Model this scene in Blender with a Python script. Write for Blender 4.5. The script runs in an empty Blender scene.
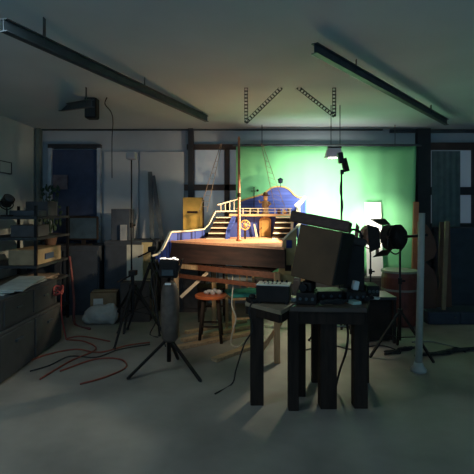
import bpy, bmesh, math, random
from mathutils import Vector, Matrix, Euler
random.seed(7)
S = bpy.context.scene
COL = S.collection
F, HZ, CH = 450.0, 210.0, 1.45
# ---------------- camera, world, exposure ----------------
cd = bpy.data.cameras.new('camera'); cam = bpy.data.objects.new('camera', cd); COL.objects.link(cam)
cd.sensor_width = 36; cd.lens = 36*F/474; cd.shift_y = -(237-HZ)/474; cd.clip_start = .05
cam.location = (0, 0, CH); cam.rotation_euler = (math.pi/2, 0, 0)
S.camera = cam
w = bpy.data.worlds.new('world'); S.world = w; w.use_nodes = True
w.node_tree.nodes['Background'].inputs[0].default_value = (.33, .62, .88, 1)
w.node_tree.nodes['Background'].inputs[1].default_value = .68
S.view_settings.view_transform = 'Standard'; S.view_settings.look = 'None'
S.view_settings.gamma = 1; S.view_settings.use_curve_mapping = False
S.view_settings.exposure = 0.0

def P(px, py, Y): return Vector(((px-237)/F*Y, Y, CH-(py-HZ)/F*Y))
def G(px, py):                      # point on the floor
    Y = CH*F/(py-HZ); return Vector(((px-237)/F*Y, Y, 0))

def spot(name, loc, target, energy, color, angle, blend=.8, size=.06, parent=None):
    l = bpy.data.lights.new(name, 'SPOT'); l.energy = energy; l.color = color
    l.spot_size = math.radians(angle); l.spot_blend = blend; l.shadow_soft_size = size
    o = bpy.data.objects.new(name, l); COL.objects.link(o)
    d = Vector(target)-Vector(loc)
    o.rotation_euler = d.to_track_quat('-Z', 'Y').to_euler()
    o.location = Vector(loc)
    if parent: o.parent = parent; o.location = Vector(loc)-parent.location
    return o
def area(name, loc, target, energy, color, sx, sy):
    l = bpy.data.lights.new(name, 'AREA'); l.energy = energy; l.color = color; l.shape = 'RECTANGLE'; l.size = sx; l.size_y = sy
    o = bpy.data.objects.new(name, l); COL.objects.link(o); o.location = loc
    o.rotation_euler = (Vector(target)-Vector(loc)).to_track_quat('-Z', 'Y').to_euler(); return o
# added cool fill light overhead on the left, out of frame
area('added_fill_light', (-1.6, 2.3, 2.605), (-1.6, 2.3, 0), 16, (.72, .9, 1), 1.2, .25)

# ---------------- materials ----------------
MC = {}
def mat(name, col, rough=.6, metal=0, var=.18, scale=9, bump=.15, stretch=None, emit=0, ecol=None, spec=.4):
    if name in MC: return MC[name]
    m = bpy.data.materials.new(name); m.use_nodes = True; MC[name] = m
    nt = m.node_tree; b = nt.nodes['Principled BSDF']
    tc = nt.nodes.new('ShaderNodeTexCoord'); mp = nt.nodes.new('ShaderNodeMapping')
    if stretch: mp.inputs['Scale'].default_value = stretch
    nz = nt.nodes.new('ShaderNodeTexNoise'); nz.inputs['Scale'].default_value = scale; nz.inputs['Detail'].default_value = 5
    cr = nt.nodes.new('ShaderNodeValToRGB'); e = cr.color_ramp.elements
    e[0].position = .3; e[1].position = .7
    e[0].color = tuple(c*(1-var) for c in col)+(1,); e[1].color = tuple(min(1, c*(1+var)) for c in col)+(1,)
    nt.links.new(tc.outputs['Object'], mp.inputs[0]); nt.links.new(mp.outputs[0], nz.inputs['Vector'])
    nt.links.new(nz.outputs[0], cr.inputs[0]); nt.links.new(cr.outputs[0], b.inputs['Base Color'])
    b.inputs['Roughness'].default_value = rough; b.inputs['Metallic'].default_value = metal
    b.inputs['Specular IOR Level'].default_value = spec
    if bump:
        bp = nt.nodes.new('ShaderNodeBump'); bp.inputs['Strength'].default_value = bump; bp.inputs['Distance'].default_value = .01
        nt.links.new(nz.outputs[0], bp.inputs['Height']); nt.links.new(bp.outputs[0], b.inputs['Normal'])
    if emit:
        b.inputs['Emission Color'].default_value = (ecol or col)+(1,); b.inputs['Emission Strength'].default_value = emit
    return m
def planks(name, c1, c2, scale, axis='X', rough=.6):
    """boards with dark seams across one axis"""
    m = bpy.data.materials.new(name); m.use_nodes = True; MC[name] = m
    nt = m.node_tree; b = nt.nodes['Principled BSDF']; b.inputs['Roughness'].default_value = rough
    tc = nt.nodes.new('ShaderNodeTexCoord'); sp = nt.nodes.new('ShaderNodeSeparateXYZ'); nt.links.new(tc.outputs['Object'], sp.inputs[0])
    mu = nt.nodes.new('ShaderNodeMath'); mu.operation = 'MULTIPLY'; mu.inputs[1].default_value = scale; nt.links.new(sp.outputs[axis], mu.inputs[0])
    fr = nt.nodes.new('ShaderNodeMath'); fr.operation = 'FRACT'; nt.links.new(mu.outputs[0], fr.inputs[0])
    fl = nt.nodes.new('ShaderNodeMath'); fl.operation = 'FLOOR'; nt.links.new(mu.outputs[0], fl.inputs[0])
    wn = nt.nodes.new('ShaderNodeTexWhiteNoise'); wn.noise_dimensions = '1D'; nt.links.new(fl.outputs[0], wn.inputs['W'])
    mx = nt.nodes.new('ShaderNodeMixRGB'); mx.inputs[1].default_value = c1+(1,); mx.inputs[2].default_value = c2+(1,); nt.links.new(wn.outputs[0], mx.inputs[0])
    gt = nt.nodes.new('ShaderNodeMath'); gt.operation = 'GREATER_THAN'; gt.inputs[1].default_value = .1; nt.links.new(fr.outputs[0], gt.inputs[0])
    m2 = nt.nodes.new('ShaderNodeMixRGB'); m2.inputs[1].default_value = tuple(c*.3 for c in c1)+(1,)
    nt.links.new(gt.outputs[0], m2.inputs[0]); nt.links.new(mx.outputs[0], m2.inputs[2]); nt.links.new(m2.outputs[0], b.inputs['Base Color'])
    return m
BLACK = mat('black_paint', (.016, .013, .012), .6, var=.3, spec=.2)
BLACKM = mat('black_metal', (.02, .02, .022), .35, .6, var=.3)
RUB = mat('black_rubber', (.02, .02, .02), .8)
WOOD = mat('pine_wood', (.42, .26, .13), .6, var=.3, scale=6, stretch=(8, 8, .8))
WOODX = mat('pine_wood_lying', (.40, .27, .15), .6, var=.3, scale=6, stretch=(.8, 8, 8))
DWOOD = mat('dark_stained_wood', (.022, .014, .010), .75, var=.4, scale=5, stretch=(6, 6, .8), spec=.2)
DWOODX = mat('dark_stained_boards', (.075, .05, .037), .5, var=.4, scale=5, stretch=(.8, 6, 6))
RWOOD = mat('red_brown_wood', (.12, .04, .02), .45, var=.3, scale=5, stretch=(.8, 8, 8))
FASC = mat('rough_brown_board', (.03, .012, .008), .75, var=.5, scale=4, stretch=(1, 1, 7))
CREAM = mat('cream_paint', (.85, .77, .58), .5, var=.1)
GOLD = mat('ochre_paint', (.62, .40, .12), .5, var=.15)
BLUE = planks('blue_boards', (.045, .08, .36), (.06, .11, .45), 24, 'Z')
BLUEV = planks('blue_vertical_boards', (.045, .08, .36), (.06, .11, .45), 9, 'X')
DECKM = planks('deck_boards', (.66, .33, .18), (.80, .43, .25), 14, 'Y')
CARD = mat('cardboard', (.36, .23, .11), .85, var=.1)
GALV = mat('dark_steel', (.05, .065, .075), .5, .3, var=.25)
ROPE = mat('grey_rope', (.25, .2, .15), .9)
WHITE = mat('white_plastic', (.75, .75, .72), .5, var=.05)
OFFW = mat('grey_white_sheet', (.5, .52, .5), .8, var=.15)
GLOW = mat('lamp_glow', (1, .95, .85), .5, emit=6, ecol=(1, .93, .8), bump=0)

# ---------------- mesh helpers ----------------
class MB:
    def __init__(s): s.bm = bmesh.new()
    def box(s, c, size, rot=None, taper=None):
        m = Matrix.Translation(Vector(c))
        if rot is not None: m = m @ (rot.to_matrix().to_4x4() if isinstance(rot, Euler) else rot)
        r = bmesh.ops.create_cube(s.bm, size=1, matrix=m @ Matrix.Diagonal((*size, 1)))
        return s
    def bar(s, a, b, wx, wy, up=(0, 0, 1)):
        a = Vector(a); b = Vector(b); d = b-a
        z = d.normalized(); u = Vector(up)
        if abs(z.dot(u)) > .97: u = Vector((1, 0, 0)) if abs(z.x) < .9 else Vector((0, 1, 0))
        x = u.cross(z).normalized(); y = z.cross(x)
        m = Matrix(((x.x, y.x, z.x, 0), (x.y, y.y, z.y, 0), (x.z, y.z, z.z, 0), (0, 0, 0, 1)))
        m.translation = (a+b)/2
        bmesh.ops.create_cube(s.bm, size=1, matrix=m @ Matrix.Diagonal((wx, wy, d.length, 1)))
        return s
    def cyl(s, a, b, r0, r1=None, seg=16):
        a = Vector(a); b = Vector(b); d = b-a; r1 = r0 if r1 is None else r1
        m = d.to_track_quat('Z', 'Y').to_matrix().to_4x4(); m.translation = (a+b)/2
        bmesh.ops.create_cone(s.bm, cap_ends=True, segments=seg, radius1=r0, radius2=r1, depth=d.length, matrix=m)
        return s
    def ball(s, c, r, sc=(1, 1, 1), seg=14, rot=None):
        m = Matrix.Translation(Vector(c))
        if rot is not None: m = m @ rot.to_matrix().to_4x4()
        bmesh.ops.create_uvsphere(s.bm, u_segments=seg, v_segments=seg-4, radius=r, matrix=m @ Matrix.Diagonal((*sc, 1)))
        return s
    def lathe(s, a, d, prof, seg=20):
        a = Vector(a); q = Vector(d).to_track_quat('Z', 'Y'); rings = []
        for (t, r) in prof:
            rings.append([s.bm.verts.new(a + q @ Vector((r*math.cos(2*math.pi*k/seg), r*math.sin(2*math.pi*k/seg), t))) for k in range(seg)])
        for i in range(len(rings)-1):
            for k in range(seg):
                s.bm.faces.new((rings[i][k], rings[i][(k+1) % seg], rings[i+1][(k+1) % seg], rings[i+1][k]))
        s.bm.faces.new(rings[0][::-1]); s.bm.faces.new(rings[-1])
        return s
    def prism(s, pts, ext):
        e = Vector(ext); v1 = [s.bm.verts.new(Vector(p)) for p in pts]; v2 = [s.bm.verts.new(Vector(p)+e) for p in pts]
        s.bm.faces.new(v1); s.bm.faces.new(v2[::-1]); n = len(pts)
        for i in range(n): s.bm.faces.new((v1[i], v2[i], v2[(i+1) % n], v1[(i+1) % n]))
        return s
    def tube(s, pts, r, seg=6, smooth=6):
        pts = [Vector(p) for p in pts]
        if smooth and len(pts) > 2:
            q = []; n = len(pts)
            for i in range(n-1):
                p0, p1, p2, p3 = pts[max(i-1, 0)], pts[i], pts[i+1], pts[min(i+2, n-1)]
                for k in range(smooth):
                    t = k/smooth
                    q.append(.5*((2*p1)+(p2-p0)*t+(2*p0-5*p1+4*p2-p3)*t*t+(3*p1-p0-3*p2+p3)*t**3))
            q.append(pts[-1]); pts = q
        rings = []; ref = Vector((.13, .2, 1)).normalized()
        for i, p in enumerate(pts):
            d = (pts[min(i+1, len(pts)-1)]-pts[max(i-1, 0)]).normalized()
            if abs(d.dot(ref)) > .95: x = d.cross(Vector((1, 0, 0))).normalized()
            else: x = d.cross(ref).normalized()
            y = d.cross(x)
            rings.append([s.bm.verts.new(p+r*(math.cos(2*math.pi*k/seg)*x+math.sin(2*math.pi*k/seg)*y)) for k in range(seg)])
        for i in range(len(rings)-1):
            for k in range(seg):
                s.bm.faces.new((rings[i][k], rings[i][(k+1) % seg], rings[i+1][(k+1) % seg], rings[i+1][k]))
        s.bm.faces.new(rings[0]); s.bm.faces.new(rings[-1][::-1])
        return s
    def build(s, name, m, parent=None, bevel=0, smooth=False):
        bmesh.ops.recalc_face_normals(s.bm, faces=s.bm.faces)
        me = bpy.data.meshes.new(name)
        if parent is None:
            vs = [v.co for v in s.bm.verts]
            off = Vector(((min(v.x for v in vs)+max(v.x for v in vs))/2, (min(v.y for v in vs)+max(v.y for v in vs))/2, min(v.z for v in vs)))
        else:
            r = parent
            while r.parent: r = r.parent
            off = r.location.copy()
        for v in s.bm.verts: v.co -= off
        s.bm.to_mesh(me); s.bm.free(); me.materials.append(m)
        if smooth:
            for p in me.polygons: p.use_smooth = True
        o = bpy.data.objects.new(name, me); COL.objects.link(o)
        if parent is None: o.location = off
        else: o.parent = parent
        if bevel:
            b = o.modifiers.new('bevel', 'BEVEL'); b.width = bevel; b.segments = 2; b.limit_method = 'ANGLE'
        return o
def thing(name, label, cat, loc, group=None):
    o = bpy.data.objects.new(name, None); COL.objects.link(o); o.location = Vector(loc); o.empty_display_size = .1
    return tag(o, label, cat, group)
def tag(o, label, cat, group=None, kind=None):
    o['label'] = label; o['category'] = cat
    if group: o['group'] = group
    if kind: o['kind'] = kind
    return o
def struct(o): o['kind'] = 'structure'; return o

# ---------------- the room ----------------
XL, XR, YB, ZC = -3.1, 4.4, 7.0, 2.7
FLO = mat('concrete_floor', (.235, .215, .18), .75, var=.3, scale=1.6, bump=.1)
WALLG = mat('grey_green_wall', (.46, .54, .54), .85, var=.08, scale=1.5)
WALLB = mat('dim_blue_grey_wall', (.42, .48, .53), .85, var=.08, scale=2)
CEIL = mat('grey_ceiling', (.48, .56, .60), .9, var=.07, scale=1.2)
FRAME = mat('dark_timber', (.06, .04, .034), .6, var=.3, scale=5)
FRAMEB = mat('blackened_beam', (.028, .03, .036), .6, var=.2)
PANE = mat('glowing_frosted_pane', (.55, .60, .66), .5, var=.06, scale=2, emit=.06, ecol=(.45, .6, .75))  # faint glow put into the pane material as dusk daylight
struct(MB().box(((XL+XR)/2, 3.2, -.05), (XR-XL+.2, 8.0, .1)).build('floor', FLO))
struct(MB().box(((XL+XR)/2, 3.2, ZC+.05), (XR-XL+.2, 8.0, .1)).build('ceiling', CEIL))
struct(MB().box(((XL+XR)/2, YB+.05, ZC/2), (XR-XL+.2, .1, ZC)).build('wall_back', WALLB))
struct(MB().box((XL-.05, 3.2, ZC/2), (.1, 7.6, ZC)).build('wall_left', WALLG))
struct(MB().box((XR+.05, 3.2, ZC/2), (.1, 7.6, ZC)).build('wall_right', WALLG))
def X(px, Y): return (px-237)/F*Y
def Z(py, Y): return CH-(py-HZ)/F*Y
YW = 6.94
# window behind the ship
w1 = struct(MB().bar((X(191, YW), YW, .95), (X(191, YW), YW, ZC), .12, .08).build('window_1', FRAMEB))
def wbar(a, b, wd, m, par, nm='mullion'):
    return MB().bar(a, b, wd, .05, up=(0, 1, 0)).build(nm, m, par)
MB().box((X(214, YW), YW-.0, Z(187.5, YW)), (X(240, YW)-X(187, YW)+.1, .07, .09)).build('mullion', FRAME, w1)
MB().box((X(227, YW), YW, 1.75), (.075, .07, 1.3)).build('mullion', FRAME, w1)
MB().box((X(216, YW), YW, 2.42), (X(245, YW)-X(187, YW), .07, .08)).build('window_frame', FRAME, w1)
MB().box((X(216, YW), YW, 1.05), (X(245, YW)-X(187, YW), .07, .10)).build('window_sill', FRAME, w1)
for (xa, xb, za, zb) in ((195, 224, 1.10, 1.755), (230, 246, 1.10, 1.755), (195, 224, 1.845, 2.38), (230, 246, 1.845, 2.38)):
    MB().box(((X(xa, YW)+X(xb, YW))/2, YW+.03, (za+zb)/2), (X(xb, YW)-X(xa, YW), .01, zb-za)).build('pane', PANE, w1)
# big framed panels on the right
w2 = struct(MB().box((X(423, YW), YW, 1.35), (.2, .1, 2.7)).build('window_2', FRAMEB))
xr0, xr1 = X(429, YW), XR-.02
MB().box(((xr0+xr1)/2, YW, Z(146.5, YW)), (xr1-xr0, .1, .11)).build('window_frame', FRAME, w2)
MB().box(((xr0+xr1)/2, YW, Z(191, YW)), (xr1-xr0, .1, .12)).build('mullion', FRAMEB, w2)
MB().box((X(475, YW), YW, 1.75), (.09, .1, 1.4)).build('mullion', FRAMEB, w2)
MB().box(((xr0+xr1)/2, YW, Z(226, YW)), (xr1-xr0, .1, .08)).build('window_sill', FRAMEB, w2)
for (za, zb) in ((Z(187, YW), Z(150, YW)), (Z(223, YW), Z(195, YW))):
    for (xa, xb) in ((xr0, X(472, YW)), (X(478, YW), xr1)):
        MB().box(((xa+xb)/2, YW+.035, (za+zb)/2), (xb-xa, .01, zb-za)).build('pane', PANE, w2)
MB().box(((xr0+xr1)/2, YW+.03, Z(226, YW)/2-.02), (xr1-xr0, .05, Z(228, YW)-.02)).build('lower_panel', mat('dark_lower_boards', (.04, .045, .055), .7), w2)
# thin rippled dull teal sheet in front of the left panes
m_ = MB(); n = 26
cx0, cx1 = X(430, YW), X(458, YW)
pts = [(cx0+(cx1-cx0)*i/n, 6.87+.004*math.sin(i*1.1), 1.18) for i in range(n+1)]
m_.prism(pts+[(p[0], p[1]+.008, p[2]) for p in reversed(pts)], (0, 0, 1.17))
tag(m_.build('covering', mat('dull_teal_covering', (.10, .15, .16), .9)), 'dull teal curtain hanging over left half of the right window', 'covering')
MB()
struct(MB().box((-.4, YW+.02, Z(127, YW)), (5.3, .05, .10)).build('trim_1', GALV))
struct(MB().box((X(452, YW), YW+.02, Z(131, YW)), (1.9, .04, .05)).build('trim_2', GALV))
struct(MB().box((X(39, 6.9)+.0, 6.9, 1.4), (.06, .1, 2.6)).build('trim_3', mat('dull_green_trim', (.13, .17, .16), .8)))
# dark blue door / window on back wall
d1 = struct(MB().box((X(75, YW), YW+.02, 1.19), (X(98, YW)-X(52, YW), .05, 2.38)).build('door_1', mat('navy_door', (.035, .055, .12), .5)))
d1.location.z = 0
MB().box((X(51, YW), YW, 1.2), (.05, .1, 2.4)).build('door_frame', mat('pale_door_jamb', (.4, .47, .55), .6), d1)
MB().box((X(99.5, YW), YW, 1.2), (.05, .1, 2.4)).build('door_frame', MC['pale_door_jamb'], d1)
MB().box((X(75, YW), YW, 2.43), (.8, .1, .06)).build('door_frame', FRAMEB, d1)
MB().box((X(75, YW), YW-.015, 1.35), (.5, .02, .03)).build('door_rail', FRAMEB, d1)
h = MB(); h.cyl((X(94, YW), YW-.01, 1.0), (X(94, YW), YW-.06, 1.0), .012); h.ball((X(94, YW), YW-.07, 1.0), .028); h.build('door_handle', GALV, d1)
# flat panels on the wall between door and window
for (xa, xb) in ((104, 138), (140, 184)):
    o = struct(MB().box(((X(xa, YW)+X(xb, YW))/2, YW+.03, 1.55), (X(xb, YW)-X(xa, YW), .04, 1.6)).build('trim_4' if xa == 104 else 'trim_5', mat('pale_blue_grey_board', (.52, .56, .60), .7, var=.08, scale=2)))

# ---------------- ceiling iron ----------------
def rail(nm, a, b, label, cat, wd=.07, holes=False):
    a = Vector(a); b = Vector(b); m = MB()
    m.bar(a, b, wd, .006).bar(a+Vector((0, 0, -wd/2+.003)), b+Vector((0, 0, -wd/2+.003)), .006, wd)
    o = m.build(nm, GALV); return tag(o, label, cat)
def channel(nm, a, b, label, hangs):
    r = thing(nm, label, 'ceiling rail', (Vector(a)+Vector(b))/2)
    a = Vector(a); b = Vector(b); m = MB()
    for dz in (-.035, .035): m.bar(a+Vector((0, 0, dz)), b+Vector((0, 0, dz)), .05, .006)
    m.bar(a, b, .006, .07) 
    m.build('track', GALV, r)
    for t in hangs:
        p = a+(b-a)*t; h = MB()
        h.bar(p, (p.x, p.y, ZC), .035, .005); h.build('hanger', GALV, r)
    return r
channel('garage_door_track', (-1.35, 2.6, 2.52), P(207, 119, 5.9), 'long dark track under the ceiling running from left towards room centre', (.1, .5, .95))
channel('garage_door_track', (.55, 3.2, 2.60), (2.75, 5.9, 2.60), 'long dark track under the ceiling above the green backdrop', (.2, .8))
channel('garage_door_track', P(50, 110, 6.3), P(92, 103, 4.4), 'short dark track under the ceiling left of the black hanging box', (.3, .9))
def bracket(x0, x1, yb, Y, label):
    r = thing('perforated_bracket', label, 'bracket', P(x0, yb, Y), 'perforated brackets on the ceiling')
    def strip(a, b, nm):
        m = MB(); a = Vector(a); b = Vector(b); n = max(2, int((b-a).length/.035)); d = (b-a)/n
        side = d.normalized().cross(Vector((0, 1, 0)))*.016
        m.bar(a+side, b+side, .004, .012, up=(0, 1, 0)).bar(a-side, b-side, .004, .012, up=(0, 1, 0))
        m.bar(a+side*1.2+Vector((0, .012, 0)), b+side*1.2+Vector((0, .012, 0)), .004, .03, up=(0, 1, 0))
        for i in range(n+1):
            m.bar(a+d*i-side, a+d*i+side, .014, .004, up=(0, 1, 0))
        m.build(nm, GALV, r)
    top = Vector((X(x0, Y), Y, ZC)); bot = P(x0, yb, Y); far = Vector((X(x1, Y), Y, ZC))
    strip(top, bot, 'upright'); strip(far, bot, 'brace')
bracket(246, 281, 122, 4.6, 'perforated steel bracket left of the pair, its brace slanting up to the right')
bracket(334, 298, 116, 4.6, 'perforated steel bracket right of the pair, its brace slanting up to the left')
r = thing('black_speaker', 'black box speaker hanging from the ceiling at left', 'speaker', P(90, 116, 5))
MB().box(P(90, 107, 5)+Vector((0, .07, 0)), (.135, .14, .24)).build('cabinet', BLACK, r, .02)
m = MB(); m.box(P(90, 107, 5)+Vector((0, -.008, 0)), (.115, .01, .21)); m.build('grille', mat('speaker_mesh', (.035, .04, .045), .9, scale=200, bump=.6), r, .005)
MB().cyl(P(90, 98, 5)+Vector((0, .07, 0)), (X(90, 5), 5.07, ZC), .012).build('mount', GALV, r)
tag(MB().tube([(X(107, 5), 5, ZC), P(105, 104, 5), P(111, 112, 5.2), P(113, 122, 5.6), P(112, 140, 6.5), P(112, 178, 6.88)], .006).build('hanging_cable', RUB), 'thin black cable drooping from ceiling right of the hanging speaker', 'cable')

# ---------------- green backdrop ----------------
YG = 6.6
r = thing('green_backdrop', 'bright green cloth backdrop hanging behind the model ship', 'backdrop', (X(328, YG), YG, .5))
m = MB(); nx, nz = 60, 14; x0, x1, z0, z1 = X(236, YG), X(416, YG), Z(273, YG), Z(146, YG)
g = []
for j in range(nz+1):
    t = j/nz; row = []
    for i in range(nx+1):
        s_ = i/nx; xx = x0+(x1-x0)*s_ + (.04*t-.04)*s_
        row.append(m.bm.verts.new((xx, YG+.012*math.sin(s_*23+.6*t)*(1-.5*t)+.005*math.sin(s_*61), z0+(z1-z0)*t)))
    g.append(row)
for j in range(nz):
    for i in range(nx): m.bm.faces.new((g[j][i], g[j][i+1], g[j+1][i+1], g[j+1][i]))
cl = m.build('cloth', mat('green_screen_cloth', (.22, .62, .29), .85, var=.04, scale=3, bump=.05), r, smooth=True)
sd = cl.modifiers.new('solid', 'SOLIDIFY'); sd.thickness = .004
MB().cyl((x0-.05, YG, z1+.01), (x1+.08, YG, z1+.01), .018).build('crossbar', GALV, r)
for px in (262, 395): MB().cyl((X(px, YG), YG, z1+.01), (X(px, YG), YG, ZC), .006).build('hanger', GALV, r)
m = MB().box(P(374, 239, 6.47), (.23, .012, 1.06), Euler((math.radians(-6), 0, 0)))
tag(m.build('white_card', mat('white_foam_board', (.93, .9, .82), .7, var=.03)), 'tall narrow white card propped against the green backdrop', 'card')
# support crate under card & dark low cupboards under the backdrop
def cupboard(x0, x1, y0, y1, h, label, mt, doors=2, group=None, name='low_cupboard', cat='cupboard'):
    r = thing(name, label, cat, ((x0+x1)/2, (y0+y1)/2, 0), group)
    MB().box(((x0+x1)/2, (y0+y1)/2, h/2), (x1-x0, y1-y0, h)).build('body', mt, r, .006)
    wd = (x1-x0)/doors
    for k in range(doors):
        d = MB().box((x0+wd*(k+.5), y0-.012, h*.5), (wd*.94, .022, h*.88)).build('door', mt, r, .004)
        MB().cyl((x0+wd*(k+.85), y0-.025, h*.6), (x0+wd*(k+.85), y0-.05, h*.6), .012).build('handle', GALV, d)
    return r
DB = mat('dark_cabinet', (.045, .04, .04), .6, var=.3)
cupboard(.25, 2.15, 6.3, 6.56, .50, 'low dark brown cupboard standing under the green backdrop', DB, 3)
cupboard(-2.9, -1.9, 6.2, 6.85, .95, 'dark cupboard standing along back wall in front of the navy door', mat('dark_blue_cabinet', (.035, .045, .06), .6), 2)
cupboard(-1.86, -1.12, 6.3, 6.85, 1.02, 'narrow dark cupboard standing right of the navy door cupboard', MC['dark_blue_cabinet'], 1)
# boxes on them
def carton(c, size, yaw, label, mt=CARD, name='cardboard_box', cat='box', group=None, tilt=0):
    c = Vector(c); r = thing(name, label, cat, c, group)
    R = Euler((0, tilt, yaw)); Rm = R.to_matrix(); cc = c+Rm @ Vector((0, 0, size[2]/2))
    MB().box(cc, size, R).build('body', mt, r, .004)
    for sg in (-1, 1):
        MB().box(cc+Rm @ Vector((0, sg*size[1]/4, size[2]/2+.003)), (size[0]*1.005, size[1]/2-.004, .005), R).build('flap', mt, r)
    MB().box(cc+Rm @ Vector((0, 0, size[2]/2+.007)), (size[0]*1.01, .05, .002), R).build('tape', mat('packing_tape', (.42, .33, .2), .3), r)
    return r
o = carton((X(193, 6.5), 6.56, Z(241, 6.5)), (.27, .3, Z(198, 6.5)-Z(241, 6.5)), .0, 'tall ochre yellow cabinet standing behind the ship left railing', mat('ochre_card', (.68, .44, .10), .6, var=.15), 'tall_yellow_box', 'box')
MB().box((X(193, 6.5), 6.56-.152, 1.42), (.15, .006, .03)).build('grip_slot', FASC, o)
MB().box((X(199, 6.5)+.07, 6.56-.155, Z(217, 6.5)), (.02, .015, .5)).build('edge_strip', FASC, o)

# ---------------- ship set ----------------
ZD = 1.095
A, B, C, D = Vector((-.744, 5.15, ZD)), Vector((.448, 4.2, ZD)), Vector((.70, 5.9, ZD)), Vector((-.44, 5.9, ZD))
ship = thing('model_ship_set', 'miniature wooden sailing ship set with blue sides standing on a trestle frame', 'model ship', (0, 5.2, .86))
MB().prism([A+Vector((0, 0, -.035)), B+Vector((0, 0, -.035)), C+Vector((0, 0, -.035)), D+Vector((0, 0, -.035))], (0, 0, .035)).build('deck', DECKM, ship)
e = (B-A).normalized(); nrm = Vector((e.y, -e.x, 0))      # towards camera
if nrm.y > 0: nrm = -nrm
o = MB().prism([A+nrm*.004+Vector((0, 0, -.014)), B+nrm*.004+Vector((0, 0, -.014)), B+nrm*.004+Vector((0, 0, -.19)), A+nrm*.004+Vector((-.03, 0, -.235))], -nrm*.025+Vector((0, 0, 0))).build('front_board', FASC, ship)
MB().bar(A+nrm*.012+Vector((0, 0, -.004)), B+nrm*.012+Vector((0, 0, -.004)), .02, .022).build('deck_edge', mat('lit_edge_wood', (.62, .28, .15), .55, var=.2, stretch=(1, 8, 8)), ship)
# left bulwark: blue boards with cream cap rail
def wallstrip(name, tops, bots, mt, thick=.018, par=ship):
    pts = [Vector(p) for p in tops]+[Vector(p) for p in reversed(bots)]
    return MB().prism(pts, (0, thick, 0)).build(name, mt, par)
Yb = [5.0, 5.02, 5.12, 5.2, 5.75, 5.78, 5.82]
tp = [P(155, 255, 5.02), P(161, 251, 5.05), P(165, 243, 5.1), P(170, 233, 5.15), P(204, 230, 5.72)]
bt = [P(157, 266, 5.02), P(161, 266, 5.05), P(166, 264, 5.1), P(170, 262, 5.15), P(204, 240.0, 5.72)]
m = MB()
for i in range(len(tp)-1):
    m.prism([tp[i], tp[i+1], bt[i+1], bt[i]], (.012, .012, 0))
m.build('hull_side', BLUEV, ship)
for px, a_, b_, Y in ((161.5, 251, 266, 5.04), (167, 240, 264, 5.11), (178, 232.5, 243, 5.27), (191, 231.5, 241, 5.49), (195, 231, 241, 5.56)):
    MB().bar(P(px, a_, Y)+Vector((0, -.008, 0)), P(px, b_, Y)+Vector((0, -.008, 0)), .012, .012).build('rib', mat('navy_paint', (.02, .03, .14), .5), ship)
railpts = [P(152, 256, 5.0), P(158, 254, 5.03), P(162, 250, 5.06), P(170.5, 232, 5.15), P(190, 230.8, 5.45), P(204, 229, 5.72), P(208, 225, 5.74), P(215, 211.5, 5.8), P(236, 211, 5.85)]
m = MB()
for i in range(len(railpts)-1): m.bar(railpts[i], railpts[i+1], .04, .018)
m.build('cap_rail', CREAM, ship, .004)
# hull end panel, right: khaki frame
KH = mat('khaki_board', (.42, .31, .14), .6, var=.2)
yk = 4.32
m = MB().prism([P(283, 240, yk), P(290, 233, yk), P(297, 228, yk), P(296, 262, yk), P(293, 284, yk), P(277, 284, yk), P(280, 262, yk)], (0, .03, 0))
hp = m.build('hull_end_panel', KH, ship, .004)
MB().box(P(289, 244, yk)+Vector((0, -.005, 0)), (.055, .012, .075)).build('opening', mat('navy_paint', (.02, .03, .14)), hp)
MB().box(P(288, 268, yk)+Vector((0, -.005, 0)), (.06, .012, .055)).build('opening', FASC, hp)
m = MB().bar(P(283, 240, yk), P(290, 232.5, yk), .03, .014).bar(P(290, 232.5, yk), P(297, 227, yk), .03, .014); m.build('cap_rail', CREAM, ship)
m = MB()
rt = [P(297, 227, 4.4), P(300, 224, 4.8), P(297, 214, 5.4), P(298, 207, 5.9), P(305, 198, 6.05)]
for i in range(len(rt)-1): m.bar(rt[i], rt[i+1], .03, .02)
m.build('cap_rail', CREAM, ship, .003)
m = MB()
rb = [P(297, 262, 4.4), P(300, 256, 4.8), P(297, 246, 5.4), P(299, 241, 5.9), P(305, 240, 6.05)]
for i in range(len(rt)-1): m.prism([rt[i], rt[i+1], rb[i+1], rb[i]], (.012, .008, 0))
m.build('hull_side', BLUEV, ship)
# upper deck
ZU = Z(214, 5.85)
ux0, ux1 = X(229, 5.85), X(305, 5.85)
MB().box(((ux0+ux1)/2, 6.0, ZU-.015), (ux1-ux0, .33, .03)).build('upper_deck', mat('pale_upper_deck', (.66, .42, .22), .55, var=.15), ship, .003)
# cabin wall below upper deck
wl = MB().box(((X(229, 5.98)+X(306, 5.98))/2, 5.99, (ZD+ZU)/2-.02), (X(306, 5.98)-X(226, 5.98), .02, ZU-ZD-.03)).build('cabin_wall', BLUEV, ship)
# arched door
def arch(px0, px1, pyt, pyb, Y, n=10):
    c = (px0+px1)/2; rr = (px1-px0)/2; pts = [P(px0, pyb, Y)]
    for k in range(n+1):
        a = math.pi-math.pi*k/n; pts.append(P(c+rr*math.cos(a), pyt+rr*.55-rr*.55*math.sin(a), Y))
    pts.append(P(px1, pyb, Y)); return pts
dr = MB().prism(arch(259.5, 271, 217, 237, 5.94), (0, .03, 0)).build('cabin_door', mat('golden_door', (.62, .38, .13), .5, var=.2, scale=8, stretch=(6, 1, 1)), ship)
MB().prism(arch(261.5, 269, 219.5, 236.5, 5.93), (0, .012, 0)).build('door_panel', GOLD, dr)
MB().ball(P(261.5, 228, 5.92), .008).build('door_knob', BLACKM, dr)
m = MB(); m.prism([P(253.5, 224, 5.9), P(255, 224, 5.9), P(258.5, 238, 5.9), P(256, 238, 5.9)], (0, .015, 0)); m.build('leaning_plank', CREAM, ship)
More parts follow.
